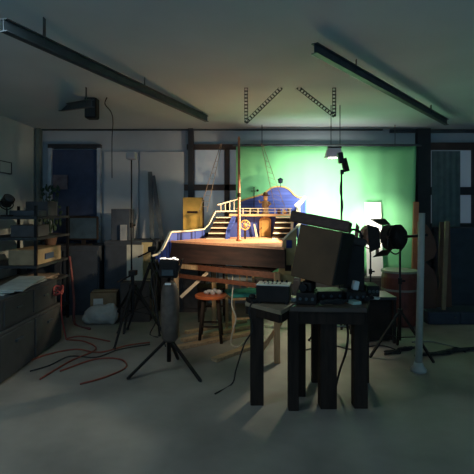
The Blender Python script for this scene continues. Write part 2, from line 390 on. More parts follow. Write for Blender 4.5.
# ship's wheel
m = MB(); c = P(245, 225, 5.5); R_ = 4.6/F*5.5
ring = [c+Vector((R_*math.cos(2*math.pi*k/24), 0, R_*math.sin(2*math.pi*k/24))) for k in range(25)]
m.tube(ring, .008, smooth=0)
for k in range(4):
    a = math.pi*k/4; d_ = Vector((math.cos(a), 0, math.sin(a)))*R_*1.05; m.cyl(c-d_, c+d_, .0045, seg=8)
m.cyl(c+Vector((0, -.012, 0)), c+Vector((0, .03, 0)), .013); m.build('steering_wheel', GOLD, ship, smooth=True)
m = MB(); m.bar((c.x, c.y+.03, ZD), (c.x, c.y+.03, c.z+.01), .025, .025); m.build('wheel_post', DWOOD, ship)
# stairs
def stairs(xt0, xt1, xb0, xb1, Yt, Yb_, n, nm):
    for k in range(n):
        t = k/(n-1) if n > 1 else 0
        z = ZU-.035-(ZU-ZD-.045)*t-.01; Y = Yt+(Yb_-Yt)*t; xa = X(xt0+(xb0-xt0)*t, Y); xb = X(xt1+(xb1-xt1)*t, Y)
        MB().box(((xa+xb)/2, Y, z), (xb-xa, .07, .014)).build('stair_tread', CREAM, ship, .002)
    MB().prism([(X(xt0, Yt), Yt+.03, ZU-.05), (X(xt1, Yt), Yt+.03, ZU-.05), (X(xb1, Yb_), Yb_+.045, ZD), (X(xb0, Yb_), Yb_+.045, ZD)], (0, .008, 0)).build('stair_back', mat('dark_stair_backing', (.05, .028, .02), .7), ship)
stairs(216, 232, 206, 226, 5.84, 5.55, 5, 'l')
stairs(276, 291, 272, 291, 5.84, 5.55, 5, 'r')
m = MB(); m.prism([P(232, 216, 5.8), P(236, 216, 5.8), P(235, 222, 5.72), P(230.5, 229, 5.62), P(230, 238, 5.5), P(225.5, 240, 5.48), P(226, 231, 5.6), P(229, 223, 5.72)], (.0, .012, 0)); m.build('stair_side', BLUE, ship)
m = MB(); m.prism([P(291, 216, 5.8), P(294, 216, 5.8), P(293, 240, 5.5), P(290.5, 240, 5.5)], (0, .012, 0)); m.build('stair_side', CREAM, ship)
# railing upper left with balusters
m = MB().bar(P(217, 205, 5.8), P(241, 198.2, 6.0), .022, .016); m.bar(P(236, 211, 5.85), P(291, 211.5, 5.85), .006, .006, ); 
m.build('hand_rail', CREAM, ship, .003)
for k in range(5):
    px = 221+4.4*k; Y = 5.82+.04*k
    MB().bar(P(px, 204-1.25*k, Y), P(px, 211.2, Y), .012, .012).build('baluster', CREAM, ship)
m = MB()
for px in (243, 250, 258, 275, 283, 290): m.cyl(P(px, 208.5, 5.85), P(px, 214, 5.85), .005, seg=8)
m.cyl(P(236, 208.5, 5.85), P(292, 208.5, 5.85), .0045, seg=8)
m.build('front_rail', CREAM, ship)
# sternboard with curved top
Yt = 6.14
prof = [(241, 201), (248, 198.6), (256, 196.3), (263, 194), (268, 190.5), (271, 188), (274, 187), (279, 186.6), (284, 187), (288, 188.8), (291, 191.5), (294, 195), (298, 197.4), (302, 198), (306, 197)]
m = MB(); m.prism([P(241, 215.5, Yt)]+[P(a_, b_, Yt) for a_, b_ in prof]+[P(306, 240, Yt), P(300, 240, Yt), P(300, 215.5, Yt)], (0, .02, 0)); sb = m.build('stern_board', BLUE, ship)
m = MB()
for i in range(len(prof)-1): m.bar(P(*prof[i], Yt+.01), P(*prof[i+1], Yt+.01), .04, .02)
m.build('gilt_edge', GOLD, ship, .003)
m = MB(); m.bar(P(295, 206, 5.9), P(305, 197, 5.9), .02, .035).bar(P(295, 206, 5.9), P(299, 207, 5.9), .02, .02).bar(P(299, 207, 5.9), P(300, 214, 5.9), .02, .02); m.build('side_rail', CREAM, ship, .003)
m = MB(); m.cyl(P(254, 187, 6.0), P(254, 212, 6.0), .006, seg=8).cyl(P(251, 191, 6.0), P(258, 191, 6.0), .005, seg=8).ball(P(257.5, 190.5, 6.0), .016); m.build('signal_post', DWOOD, ship)
# mast + shrouds
mt_ = MB().lathe((X(239, 5.15), 5.15, ZD), (0, 0, 1), [(0, .032), (.02, .032), (.03, .02), (1.15, .013), (1.17, .017), (1.2, .005)], 14).build('mast', mat('mast_wood', (.45, .17, .08), .4, var=.25, scale=7, stretch=(6, 6, .6)), ship, smooth=True)
MB().cyl(P(239, 193, 5.15), P(239, 197, 5.15), .021).build('mast_band', DWOOD, mt_)
def shroud(a0, a1, b0, b1, Y0, Y1, n):
    m = MB(); a0, a1, b0, b1 = P(*a0, Y0), P(*a1, Y1), P(*b0, Y0), P(*b1, Y1)
    m.cyl(a0, a1, .0035, seg=5).cyl(b0, b1, .0035, seg=5)
    for k in range(n):
        t = .25+.75*k/n; m.cyl(a0.lerp(a1, t), b0.lerp(b1, t), .0022, seg=5)
    m.build('rope_ladder', ROPE, ship)
shroud((221, 143), (199, 212), (222, 143), (207, 212), 5.3, 5.75, 9)
shroud((261, 143), (275, 208), (262, 143), (287, 213), 5.4, 6.0, 9)
# lantern over the stern
m = MB(); c = P(280.5, 180.5, 6.13); m.cyl(c+Vector((0, 0, -.09)), c+Vector((0, 0, -.035)), .005, seg=8)
m.lathe(c+Vector((0, 0, -.04)), (0, 0, 1), [(0, .018), (.005, .03), (.05, .036), (.055, .042), (.07, .02), (.08, .006)], 6); m.build('stern_lantern', mat('blue_black_iron', (.02, .03, .06), .4, .5), ship)
# things on the upper deck
def puppet(c, h, label, body, hat):
    c = Vector(c); r = thing('puppet', label, 'puppet', c)
    m = MB(); m.lathe(c, (0, 0, 1), [(0, .05), (.015, .052), (.03, .035), (h*.35, .045), (h*.55, .036), (h*.6, .018)], 14)
    m.ball(c+Vector((0, 0, h*.7)), .032, (1, 1, 1.15)); m.build('body', mat('puppet_skin', (.55, .33, .16), .6), r, smooth=True)
    m = MB(); m.lathe(c+Vector((0, 0, h*.35)), (0, 0, 1), [(0, .05), (.02, .048), (h*.2, .036), (h*.25, .015)], 12); m.build('coat', body, r)
    m = MB(); m.tube([c+Vector((.03, 0, h*.55)), c+Vector((.065, -.03, h*.45)), c+Vector((.04, -.06, h*.4))], .011); m.build('arm', body, r, smooth=True); m = MB(); m.tube([c+Vector((-.03, 0, h*.55)), c+Vector((-.07, -.02, h*.5)), c+Vector((-.085, -.04, h*.6))], .011); m.build('arm', body, r, smooth=True)
    m = MB(); m.lathe(c+Vector((0, 0, h*.8)), (0, 0, 1), [(0, .05), (.008, .062), (.012, .034), (.04, .03), (.048, .01)], 14); m.build('hat', hat, r)
    return r
puppet((X(265.5, 5.97), 5.97, ZU), .30, 'tiny hatted puppet standing at the rail of the ship upper deck', mat('tan_coat', (.5, .32, .14), .7), mat('brown_hat', (.10, .05, .03), .7))
def cannon(px, Y, label, s=1.0):
    c = Vector((X(px, Y), Y, ZU)); r = thing('toy_cannon', label, 'cannon', c, 'toy cannons on the upper deck')
    m = MB(); m.box(c+Vector((0, 0, .03*s)), (.07*s, .05*s, .02*s)); m.build('carriage', DWOODX, r)
    for dx in (-.022, .022):
        m = MB(); m.cyl(c+Vector((dx*s, -.032*s, .016*s)), c+Vector((dx*s, .032*s, .016*s)), .016*s); m.build('wheel', BLACK, r)
    m = MB(); m.lathe(c+Vector((.045*s, 0, .05*s)), (-1, 0, .15), [(0, .008*s), (.005*s, .02*s), (.06*s, .016*s), (.1*s, .014*s), (.11*s, .018*s)], 12); m.build('barrel', BLACKM, r, smooth=True)
cannon(249.5, 5.93, 'black toy cannon on the upper deck, left one of two', 1.0)
cannon(257, 5.96, 'black toy cannon on the upper deck, right one beside puppet', .9)
for k, (px, Y, rr, hh, lab) in enumerate(((279, 5.95, .028, .06, 'tiny wooden barrel left of the brown sack on upper deck'), (289, 5.95, .026, .075, 'tiny wooden barrel right of the brown sack on upper deck'))):
    c = Vector((X(px, Y), Y, ZU)); r = thing('tiny_barrel', lab, 'barrel', c, 'tiny barrels on the upper deck')
    MB().lathe(c, (0, 0, 1), [(0, rr*.8), (hh*.5, rr), (hh, rr*.8)], 14).build('staves', RWOOD, r)
    for t in (.2, .8): MB().cyl(c+Vector((0, 0, hh*t-.003)), c+Vector((0, 0, hh*t+.003)), rr*.93).build('hoop', BLACKM, r)
m = MB(); c = Vector((X(284.3, 5.9), 5.9, ZU)); m.ball(c+Vector((0, 0, .025)), .03, (1.1, .9, .85)).ball(c+Vector((0, 0, .052)), .011)
tag(m.build('tiny_sack', mat('orange_sack', (.6, .28, .1), .8), smooth=True), 'tiny orange brown sack between the two barrels on upper deck', 'sack')

# ---------------- trestle under the ship ----------------
tr = thing('trestle_frame', 'open timber trestle frame carrying the model ship', 'trestle', (0, 5, 0))
def leg(px, Y, zt, mt=WOOD, wd=.055, nm='leg', par=tr): return MB().bar((X(px, Y), Y, 0), (X(px, Y), Y, zt), wd, wd).build(nm, mt, par, .003)
Lx = [(176.5, 5.13, .86), (277, 4.27, .86), (303, 5.45, 1.06), (214, 5.75, 1.06)]
for a_ in Lx: leg(*a_)
off = Vector((0, .06, 0))
def beam(a, b, w_, h_, mt=RWOOD, nm='beam'): return MB().bar(a, b, w_, h_, ).build(nm, mt, tr, .003)
l1, r1, r2, l2 = [Vector((X(a_[0], a_[1]), a_[1], 0)) for a_ in Lx]
for z_ in (.815, .70):
    beam(l1+Vector((-.02, .05, z_)), r1+Vector((.03, .05, z_)), .03, .045 if z_ < .8 else .06)
beam(l1+Vector((0, 0, .80)), l2+Vector((0, 0, .80)), .03, .05)
beam(r1+Vector((0, 0, .80)), r2+Vector((0, 0, .80)), .03, .05)
beam(l2+Vector((0, -.0, .84)), r2+Vector((0, 0, .84)), .03, .06)
beam(l1+Vector((.1, .3, .95)), r1+Vector((-.1, .5, .93)), .03, .05)
sh = MB(); sh.prism([l1+Vector((.1, .1, .842)), r1+Vector((-.05, .1, .842)), r2+Vector((-.1, -.1, .872)), l2+Vector((.1, -.1, .872))], (0, 0, .012)); sh.build('under_shelf', FASC, tr)
MB().bar(P(181, 297, 5.08), P(208, 272, 5.0), .035, .03, up=(0, 1, 0)).build('diagonal_brace', mat('pale_pine', (.72, .55, .36), .6, var=.15), tr)
MB().bar(P(262, 350, 4.32), P(281, 322, 4.32), .035, .03, up=(0, 1, 0)).build('diagonal_brace', WOOD, tr)
MB().box(P(178, 267, 5.0)+Vector((.1, .03, 0)), (.3, .03, .05), Euler((0, 0, -.67))).build('corner_block', WOOD, tr)
for (xa, xb, Y, lab, mt, zz) in ((226, 243, 4.75, 'pale teal strip lying on the shelf below the ship deck', mat('pale_teal', (.4, .62, .6), .5), .868), (231, 241, 4.9, 'white strip lying on the shelf behind the pale teal one', WHITE, .876)):
    o = MB().box(((X(xa, Y)+X(xb, Y))/2, Y, zz), (X(xb, Y)-X(xa, Y), .06, .012), Euler((0, 0, -.35)))
    tag(o.build('strip', mt, None, .003), lab, 'strip')
o = MB().box((X(245.5, 4.75), 4.75, .885), (.035, .04, .03)); tag(o.build('small_block', mat('orange_block', (.75, .35, .2), .5), None, .004), 'small orange block on the shelf below the ship deck', 'block')
o = MB().box(P(267, 262, 4.65), (.17, .02, .13), Euler((.1, 0, -.3))); tag(o.build('plywood_offcut', mat('grey_ply', (.30, .22, .13), .7)), 'square grey brown plywood offcut standing on the shelf under the deck', 'board')

# ---------------- stool, chairs ----------------
r = thing('round_stool', 'round wooden stool with orange red seat under the ship', 'stool', (X(211, 5.0), 5.0, 0))
c = Vector((X(211, 5.0), 5.0, 0))
MB().lathe(c+Vector((0, 0, .475)), (0, 0, 1), [(0, .15), (.008, .175), (.03, .18), (.038, .17)], 28).build('seat', mat('orange_red_seat', (.50, .12, .04), .35, var=.25), r, smooth=False)
for k in range(4):
    a = math.pi/4+k*math.pi/2; d_ = Vector((math.cos(a), math.sin(a), 0))
    MB().cyl(c+d_*.17, c+d_*.11+Vector((0, 0, .476)), .017, .022).build('leg', DWOOD, r, smooth=True)
m = MB()
for k in range(4):
    a = math.pi/4+k*math.pi/2; b_ = a+math.pi/2; m.cyl(c+Vector((math.cos(a)*.15, math.sin(a)*.15, .18)), c+Vector((math.cos(b_)*.15, math.sin(b_)*.15, .18)), .011)
m.build('stretcher', DWOOD, r)
m = MB(); random.seed(3)
for k in range(5): m.ball(c+Vector((-.02+.035*k-.03, .01*random.uniform(-3, 3), .535+.012*(k % 2))), .036, (1.2, .9, .55), rot=Euler((random.random(), random.random(), random.random()*3)))
tag(m.build('crumpled_bag', mat('clear_grey_plastic', (.42, .40, .38), .25), smooth=True), 'crumpled grey plastic bag on the orange red stool', 'bag')
def chair(c, yaw, label, seatm, woodm, cush=True):
    c = Vector(c); r = thing('wooden_chair', label, 'chair', c)
    R = Matrix.Rotation(yaw, 3, 'Z'); T = lambda x, y, z: c+R @ Vector((x, y, z))
    MB().box(T(0, 0, .43), (.40, .38, .03), Euler((0, 0, yaw))).build('seat', woodm, r, .008)
    for sx in (-1, 1):
        MB().bar(T(.17*sx, -.16, 0), T(.17*sx, -.16, .42), .035, .035).build('leg', woodm, r, .004)
        MB().bar(T(.17*sx, .17, 0), T(.17*sx, .17, .42), .035, .035).build('leg', woodm, r, .004)
        MB().bar(T(.17*sx, .17, .44), T(.17*sx, .21, .78), .03, .03).build('back_post', woodm, r, .004)
    for x_ in (-.09, 0, .09): MB().bar(T(x_, .175, .44), T(x_, .205, .72), .03, .012).build('back_slat', woodm, r)
    MB().bar(T(-.18, .207, .74), T(.18, .207, .74), .02, .06).build('top_rail', woodm, r, .004)
    MB().bar(T(-.17, -.16, .2), T(.17, -.16, .2), .02, .02).build('stretcher', woodm, r)
    if cush: MB().box(T(0, -.005, .468), (.40, .37, .045), Euler((0, 0, yaw))).build('cushion', seatm, r, .018)
    return r
chair((X(244, 5.35), 5.35, 0), .25, 'wooden chair with teal cushion standing under the ship trestle', mat('teal_cushion', (.04, .30, .26), .8, var=.2, scale=14), WOOD)
chair((X(212, 6.0), 6.0, 0), .1, 'dark wooden chair without cushion behind the orange red stool', WOOD, DWOOD, False)
tag(MB().tube([P(232, 266, 4.86), P(233, 285, 4.8), P(232, 305, 4.8), P(236, 318, 4.8), P(233, 330, 4.8), G(231, 345)+Vector((0, 0, .012)), G(238, 348)+Vector((0, 0, .012)), G(244, 343)+Vector((0, 0, .012))], .009).build('electric_cable', mat('dirty_white_cord', (.45, .42, .34), .7), smooth=True), 'dirty white cord hanging from the trestle down to the floor', 'cable')

# boards on the floor
random.seed(5)
def board(p0, p1, w_, z_, label, mt=WOODX):
    a = G(*p0)+Vector((0, 0, z_)); b = G(*p1)+Vector((0, 0, z_))
    tag(MB().bar(a, b, w_, .035).build('floor_board', mt, None, .004), label, 'board', 'boards lying on the floor')
board((170, 351), (256, 333), .09, .0185, 'pale floor board lying nearest the lamp with bright rim')
board((182, 342), (250, 328), .07, .0185, 'pale floor board lying second behind the foremost one')
board((186, 334), (246, 322), .06, .0185, 'pale floor board lying farthest back beneath the stool')
board((214, 362), (262, 344), .08, .0185, 'pale floor board lying closest to the small dark table')

# ---------------- work tables at front ----------------
def wtable(quad, zt, th, legs, label, mt, topm, apron):
    c = sum((Vector((p[0], p[1], 0)) for p in quad), Vector())/4
    r = thing('work_table', label, 'table', c)
    MB().prism([Vector((p[0], p[1], zt-th)) for p in quad], (0, 0, th)).build('table_top', topm, r, .004)
    for k in range(4):
        a = Vector((*quad[k], zt-th-apron/2)); b = Vector((*quad[(k+1) % 4], zt-th-apron/2)); cc = Vector((c.x, c.y, a.z))
        MB().bar(a.lerp(cc, .08), b.lerp(cc, .08), .025, apron).build('apron', mt, r)
    for (x_, y_, wd) in legs: MB().bar((x_, y_, 0), (x_, y_, zt-th), wd, wd, up=(0, 1, 0)).build('leg', mt, r, .005)
    return r
def TP(px, py, z=.75): Y = (CH-z)*F/(py-HZ); return (X(px, Y), Y)
# side table: corner towards camera
q = [TP(245, 302), TP(281, 311), TP(304, 297), TP(262, 290)]
wtable(q, .75, .03, [(X(257, 3.35), 3.38, .098), (X(294.5, 3.2), 3.28, .075), (X(300, 3.6), 3.52, .06)], 'small dark work table carrying the black mixer, foreground', DWOOD, mat('worn_table_top', (.30, .23, .15), .4, var=.3, scale=7), .06)
q2 = [TP(290, 307), TP(367, 308), (X(371, 3.9), 3.9), (X(310, 3.9), 3.9)]
wtable(q2, .75, .035, [(X(328, 3.3), 3.33, .12), (X(360.5, 3.3), 3.33, .10), (X(364, 3.8), 3.8, .07), (X(315, 3.8), 3.8, .06)], 'wide dark work table carrying the tilted crate, foreground', DWOOD, mat('worn_brown_top', (.06, .04, .028), .45, var=.3, scale=7), .09)
# mixer
c = Vector((*TP(274, 302), .75)); yaw = math.radians(-12)
r = thing('audio_mixer', 'black box mixer with white control panel on the small table', 'mixer', c)
R = Euler((0, 0, yaw)); Rm = R.to_matrix()
MB().box(c+Vector((0, 0, .0735)), (.25, .17, .125), R).build('case', BLACK, r, .008)
MB().box(c+Rm @ Vector((0, 0, .14)), (.25, .17, .008), Euler((math.radians(0), 0, yaw))).build('control_panel', mat('white_panel', (.72, .68, .6), .45), r, .002)
for sx in (-1, 1):
    for sy in (-1, 1): MB().cyl(c+Rm @ Vector((.1*sx, .07*sy, 0)), c+Rm @ Vector((.1*sx, .07*sy, .012)), .012).build('foot', RUB, r)
for i in range(6):
    MB().cyl(c+Rm @ Vector((-.09+.036*i, .06, .143)), c+Rm @ Vector((-.09+.036*i, .06, .160)), .009, .007).build('knob', BLACK, r)
for i in range(5):
    MB().box(c+Rm @ Vector((-.07+.03*i, -.01, .1455)), (.006, .06, .003), R).build('slider', BLACK, r)
tag(MB().box(c+Vector((-.165, -.02, .018)), (.07, .1, .035), Euler((0, 0, .4))).ball(c+Vector((-.165, -.02, .045)), .025, (1.1, 1.2, .8)).build('power_adapter', BLACK, None, .01), 'small black adapter left of the mixer', 'adapter')
# equipment under the crate
def eqbox(px, py, Y, size, yaw, label, mt, name, cat, z=.75, extra=None):
    c = Vector((X(px, Y), Y, z)); r = thing(name, label, cat, c)
    R = Euler((0, 0, yaw)); Rm = R.to_matrix()
    MB().box(c+Vector((0, 0, size[2]/2)), size, R).build('case', mt, r, .01)
    for k in range(3):
        MB().cyl(c+Rm @ Vector((-size[0]*.3+size[0]*.3*k, -size[1]/2, size[2]*.5)), c+Rm @ Vector((-size[0]*.3+size[0]*.3*k, -size[1]/2-.012, size[2]*.5)), .011).build('knob', GALV, r)
    return r
eqbox(307, 0, 3.42, (.15, .22, .09), -.2, 'low black unit with knobs wedged below the left of tilted crate', BLACK, 'amplifier', 'amplifier')
eqbox(352, 0, 3.52, (.16, .2, .075), .1, 'black unit with knobs right of the tilted crate base', BLACK, 'battery_pack', 'battery pack')
eqbox(328, 0, 3.58, (.22, .2, .07), .05, 'flat black unit directly under the tilted crate', BLACK, 'recorder_unit', 'recorder')
eqbox(371, 0, 3.72, (.10, .2, .09), -.1, 'small black unit at the right rear of wide table', BLACK, 'battery_pack', 'battery pack')
r = thing('video_camera', 'small black video camera lying between the mixer and crate', 'camera', (X(300, 3.3), 3.34, .84))
r.location = (X(308, 3.42), 3.42, .84)
cb = Vector(r.location)
MB().box(cb+Vector((0, 0, .035)), (.09, .12, .07), Euler((0, 0, -.5))).build('body', BLACK, r, .012)
MB().lathe(cb+Vector((-.03, -.05, .035)), (-.5, -.85, 0), [(0, .026), (.03, .026), (.032, .031), (.05, .031), (.051, .024)], 18).build('lens', BLACKM, r, smooth=False)
MB().tube([cb+Vector((-.02, -.02, .07)), cb+Vector((-.015, -.01, .098)), cb+Vector((.02, .04, .098)), cb+Vector((.025, .05, .07))], .006).build('handle', BLACK, r)
# the tilted crate
cc = P(316, 256, 3.35)
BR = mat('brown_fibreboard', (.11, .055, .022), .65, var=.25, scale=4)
Rm = Matrix.Rotation(math.radians(11), 4, 'Y') @ Matrix.Rotation(math.radians(-32), 4, 'Z')
r = thing('tilted_crate', 'large brown crate tilted on the wide table with a plank lid', 'crate', (cc.x+.1, cc.y, .84))
sx_, sy_, sz_ = .33, .30, .40
c3 = cc+Vector((.07, .1, .0))
MB().box(c3, (sx_, sy_, sz_), Rm).build('body', BR, r, .006)
M3 = Rm.to_3x3()
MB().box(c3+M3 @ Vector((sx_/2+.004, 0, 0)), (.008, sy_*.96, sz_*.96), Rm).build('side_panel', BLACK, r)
m = MB(); m.box(c3+M3 @ Vector((-.06, .0, sz_/2+.044)), (.44, .32, .085), Rm @ Matrix.Rotation(math.radians(14), 4, 'Z')); m.build('lid', mat('dark_red_brown_plank', (.085, .035, .02), .45, var=.3, stretch=(1, 7, 7)), r, .012)
# cases / bag behind crate
r = thing('camera_bag', 'dark rounded camera bag stacked behind the tilted crate', 'bag', (X(353, 3.75), 3.75, .75))
m = MB().box((X(353, 3.72), 3.74, .98), (.17, .18, .46)); m.build('body', mat('dark_cloth', (.022, .02, .02), .9), r, .035)
m = MB().box((X(351, 3.75), 3.72, 1.2), (.20, .24, .06), Euler((0, .18, 0))); m.build('flap', mat('dark_grey_cloth', (.045, .04, .036), .85), r, .025)
MB().tube([(X(347, 3.75), 3.7, 1.24), (X(350, 3.75), 3.68, 1.29), (X(358, 3.75), 3.7, 1.27), (X(361, 3.75), 3.72, 1.21)], .01).build('strap', BLACK, r)
# small items
tag(MB().box((X(354, 3.36), 3.36, .763), (.07, .09, .022), Euler((0, .0, .3))).build('green_notebook', mat('pale_green_paper', (.35, .5, .42), .6)), 'pale green notebook on the wide dark table', 'notebook')
r_ = MB().box((X(356, 3.46), 3.48, .84), (.045, .045, .07), Euler((0, .2, 0.2))).build('white_tag_box', WHITE, None, .008); tag(r_, 'small white carton on the black unit beside the crate', 'carton')
r_.location.z = .829
tag(MB().box((X(371, 3.6), 3.55, .758), (.1, .06, .012), Euler((0, 0, -.5))).build('paper_pad', OFFW), 'white paper pad near the right corner of wide table', 'paper')
tag(MB().box((X(294, 3.45), 3.45, .765), (.05, .045, .028), Euler((0, 0, .6))).build('white_plug', WHITE, None, .008), 'white plug block between the mixer and black amplifier', 'plug')
random.seed(11)
def pile(cx, cy, z, rx, ry, n, r_, mt, label, name='cable_pile', cat='cables', wob=.03):
    m = MB(); pts = []
    for k in range(n):
        a = k*1.1; q_ = .5+.5*math.sin(k*2.3)
        pts.append((cx+rx*q_*math.cos(a)+random.uniform(-.01, .01), cy+ry*q_*math.sin(a*1.07), z+r_+random.uniform(0, wob)))
    m.tube(pts, r_); return tag(m.build(name, mt, smooth=True), label, cat)
pile(X(335, 3.3), 3.34, .75, .13, .04, 40, .006, RUB, 'tangled black cables heaped before the tilted crate')
pile(X(367, 3.5), 3.45, .75, .05, .07, 26, .006, RUB, 'tangled black cables on the right corner of wide table')
# cables dangling under the tables
tag(MB().tube([P(252, 302, 3.2), P(249, 312, 3.1), P(252, 330, 3.2), P(244, 345, 3.3), P(236, 370, 3.5), G(232, 385)+Vector((0, 0, .01)), G(215, 395)+Vector((0, 0, .01))], .006).build('black_cable', RUB), 'black cable hanging off the left edge of the small table', 'cable')
tag(MB().tube([P(347, 324, 3.45), P(348, 335, 3.45), P(346, 352, 3.45), P(340, 370, 3.6), G(335, 391)+Vector((0, 0, .01))], .009).build('black_cable', RUB), 'black cable hanging between the right legs of wide table', 'cable')
tag(MB().tube([P(304, 312, 3.6), P(313, 322, 3.7), P(345, 326, 3.75), P(362, 312, 3.55)], .006).build('white_cable', OFFW), 'pale cable sagging beneath the wide table', 'cable')

# ---------------- studio lamps ----------------
def stand(r, base, zt, spread=.35, hub=.3, az0=.4, pr=.013, mt=BLACKM, legm=BLACK, brace=True):
    bx_, by_ = base
    MB().cyl((bx_, by_, hub*.35), (bx_, by_, zt), pr, pr*.75, 12).build('pole', mt, r, smooth=True)
    for k in range(3):
        a = az0+k*2*math.pi/3; f = Vector((bx_+spread*math.cos(a), by_+spread*math.sin(a), .012)); t = Vector((bx_+.02*math.cos(a), by_+.02*math.sin(a), hub))
        l = MB().bar(t, f, .026, .018).build('leg', legm, r)
        MB().ball(f, .014).build('rubber_foot', RUB, l)
        if brace: MB().bar(t.lerp(f, .5), (bx_, by_, hub*.42), .012, .008).build('brace', legm, r)
    MB().cyl((bx_, by_, hub-.02), (bx_, by_, hub+.04), .026).build('collar', BLACK, r)
    zm = hub+(zt-hub)*.5
    m = MB(); m.cyl((bx_, by_, zm-.03), (bx_, by_, zm+.03), .02).cyl((bx_, by_, zm), (bx_+.05, by_, zm), .01); m.build('clamp_knob', BLACK, r)
def head(r, c, d, R, L, mt, doors=4, doorlen=.1, glow=None, yoke=True):
    c = Vector(c); d = Vector(d).normalized()
    hd = MB().lathe(c-d*L*.5, d, [(0, R*.35), (L*.12, R*.8), (L*.3, R*.92), (L*.32, R), (L*.6, R*.95), (L*.62, R*1.05), (L, R*1.1)], 22).build('lamp_head', mt, r)
    MB().lathe(c+d*L*.5, d, [(0, R*.9), (.006, R*.85), (.012, R*.5)], 22).build('lens', glow or GALV, hd)
    u = Vector((0, 0, 1)); s_ = d.cross(u).normalized(); v = s_.cross(d)
    fr = c+d*(L*.5+.005)
    for k in range(doors):
        ax, bx = [(s_, v), (-s_, v), (v, s_), (-v, s_)][k]
        o_ = (ax*.75+d).normalized(); e0 = fr+ax*R*1.1; e1 = e0+o_*doorlen
        w0, w1 = R*.85, R*1.25
        nn = bx.cross(o_).normalized()*.003
        MB().prism([e0-bx*w0, e0+bx*w0, e1+bx*w1, e1-bx*w1], nn).build('barn_door', mt, hd)
    m = MB()
    for k in range(4): m.lathe(c-d*(L*.25-.03*k*L*2), d, [(0, R*1.0), (.003, R*1.08), (.006, R*1.0)], 22)
    m.build('cooling_fin', mt, hd)
    if yoke:
        y = MB(); pts = [c+s_*R*1.2, c+s_*R*1.25-Vector((0, 0, R*.9)), c-Vector((0, 0, R*1.5)), c-s_*R*1.25-Vector((0, 0, R*.9)), c-s_*R*1.2]
        y.tube(pts, .007, 6, 4); y.cyl(c+s_*R, c+s_*R*1.4, .014).cyl(c-s_*R, c-s_*R*1.4, .014); y.build('yoke', BLACKM, r)
    return hd
WARM = (1, .78, .5)
# 1. barn-door lamp on right
Y1 = 4.5
p = P(396, 237, Y1)
r = thing('barn_door_lamp', 'black studio lamp with open barn doors beside the grey post', 'studio lamp', (p.x+.05, p.y, 0))
dv = Vector((-.65, .75, -.08))
head(r, p, dv, .115, .2, BLACK, 4, .11, GLOW)
stand(r, (p.x+.04, p.y+.0), p.z-.12, .33, .42, 1.3)
MB().cyl(p+Vector((.03, -.03, 0)), P(427, 235, 4.15), .014).build('side_arm', BLACKM, r)
spot('barn_lamp_light', p+dv.normalized()*.12, (.35, 5.75, 1.25), 110, WARM, 62, .6, .04, r)
# 2. small brown lamp next to bag
Y2 = 5.5
p = P(371, 236, Y2)
r = thing('brown_studio_lamp', 'small brown studio lamp on a stand before the white card', 'studio lamp', (p.x, p.y, 0))
head(r, p, (-.25, .9, .25), .105, .18, mat('brown_lamp_enamel', (.14, .085, .05), .4, var=.25), 2, .05, GLOW)
MB().box(p+Vector((.07, -.02, -.13)), (.035, .04, .22)).build('rear_flap', MC['brown_lamp_enamel'], r, .005)
stand(r, (p.x, p.y+.02), p.z-.14, .33, .4, .2)
spot('brown_lamp_light', p+Vector((-.03, .13, .04)), P(374, 225, 6.45), 90, (1, .93, .8), 50, .9, .03, r)
# 3. tall lamp on stand in front of the green backdrop
Y3 = 4.9
p = P(342, 168, Y3)
r = thing('tall_studio_lamp', 'slim black lamp on a tall stand against the green backdrop', 'studio lamp', (X(341, Y3), Y3, 0))
MB().box(P(340.5, 158, Y3), (.055, .08, .12), Euler((0, -.15, 0))).build('lamp_head', BLACKM, r, .01)
MB().box(P(345, 165, Y3), (.06, .06, .15), Euler((0, -.25, 0))).build('housing', BLACK, r, .008)
MB().box(P(342, 172, Y3), (.035, .04, .05)).build('bracket', BLACKM, r, .004)
stand(r, (X(341.5, Y3), Y3), Z(172, Y3), .35, .42, .8, pr=.014)
MB().tube([P(343, 170, Y3-.02), P(340, 190, Y3-.03), P(343, 205, Y3-.03), P(340, 225, Y3-.03)], .005).build('power_cord', RUB, r)
spot('tall_lamp_light', P(340, 160, Y3)+Vector((-.05, .0, -.07)), (-.1, 5.45, 1.1), 330, (1, .74, .46), 62, .7, .05, r)
# overhead grey work fixture
r = thing('overhead_fixture', 'pale grey ceiling fixture just above the tall slim lamp', 'ceiling lamp', P(335, 152, 5.3))
m = MB().prism([P(326, 157, 5.3), P(343, 157, 5.3), P(341, 148, 5.3), P(329, 148, 5.3)], (0, .14, 0)); m.build('shade', mat('lavender_metal', (.55, .54, .66), .4), r, .004)
for px in (331, 340): MB().cyl(P(px, 148, 5.37)+Vector((0, 0, 0)), (X(px, 5.37), 5.37, ZC), .005).build('chain', GALV, r)
MB().box(P(334.5, 147.5, 5.37), (.16, .05, .02)).build('top_bar', BLACKM, r)
MB().box(P(335, 157.6, 5.37), (.15, .1, .008)).build('tube', GLOW, r)
spot('fixture_light_back', P(336, 160, 5.40), (1.15, 6.6, 1.55), 185, (1, .98, .86), 110, 1.0, .08, r)
spot('fixture_light_down', P(335, 160, 5.34), (-.1, 4.7, 0), 130, (1, .9, .68), 90, .9, .08, r)
# 4. backdrop lamp hidden behind the crate
p = Vector((1.3, 5.7, .95))
r = thing('backdrop_lamp', 'low black floodlight behind the tilted crate aimed at green backdrop', 'studio lamp', (p.x, p.y, 0))
head(r, p, (-.1, .75, .6), .1, .16, BLACK, 2, .06, GLOW)
stand(r, (p.x, p.y), p.z-.15, .3, .35, 1.7)
spot('backdrop_lamp_light', p+Vector((-.02, .12, .07)), (1.2, 6.6, 1.55), 110, (1, .97, .85), 120, 1.0, .08, r)
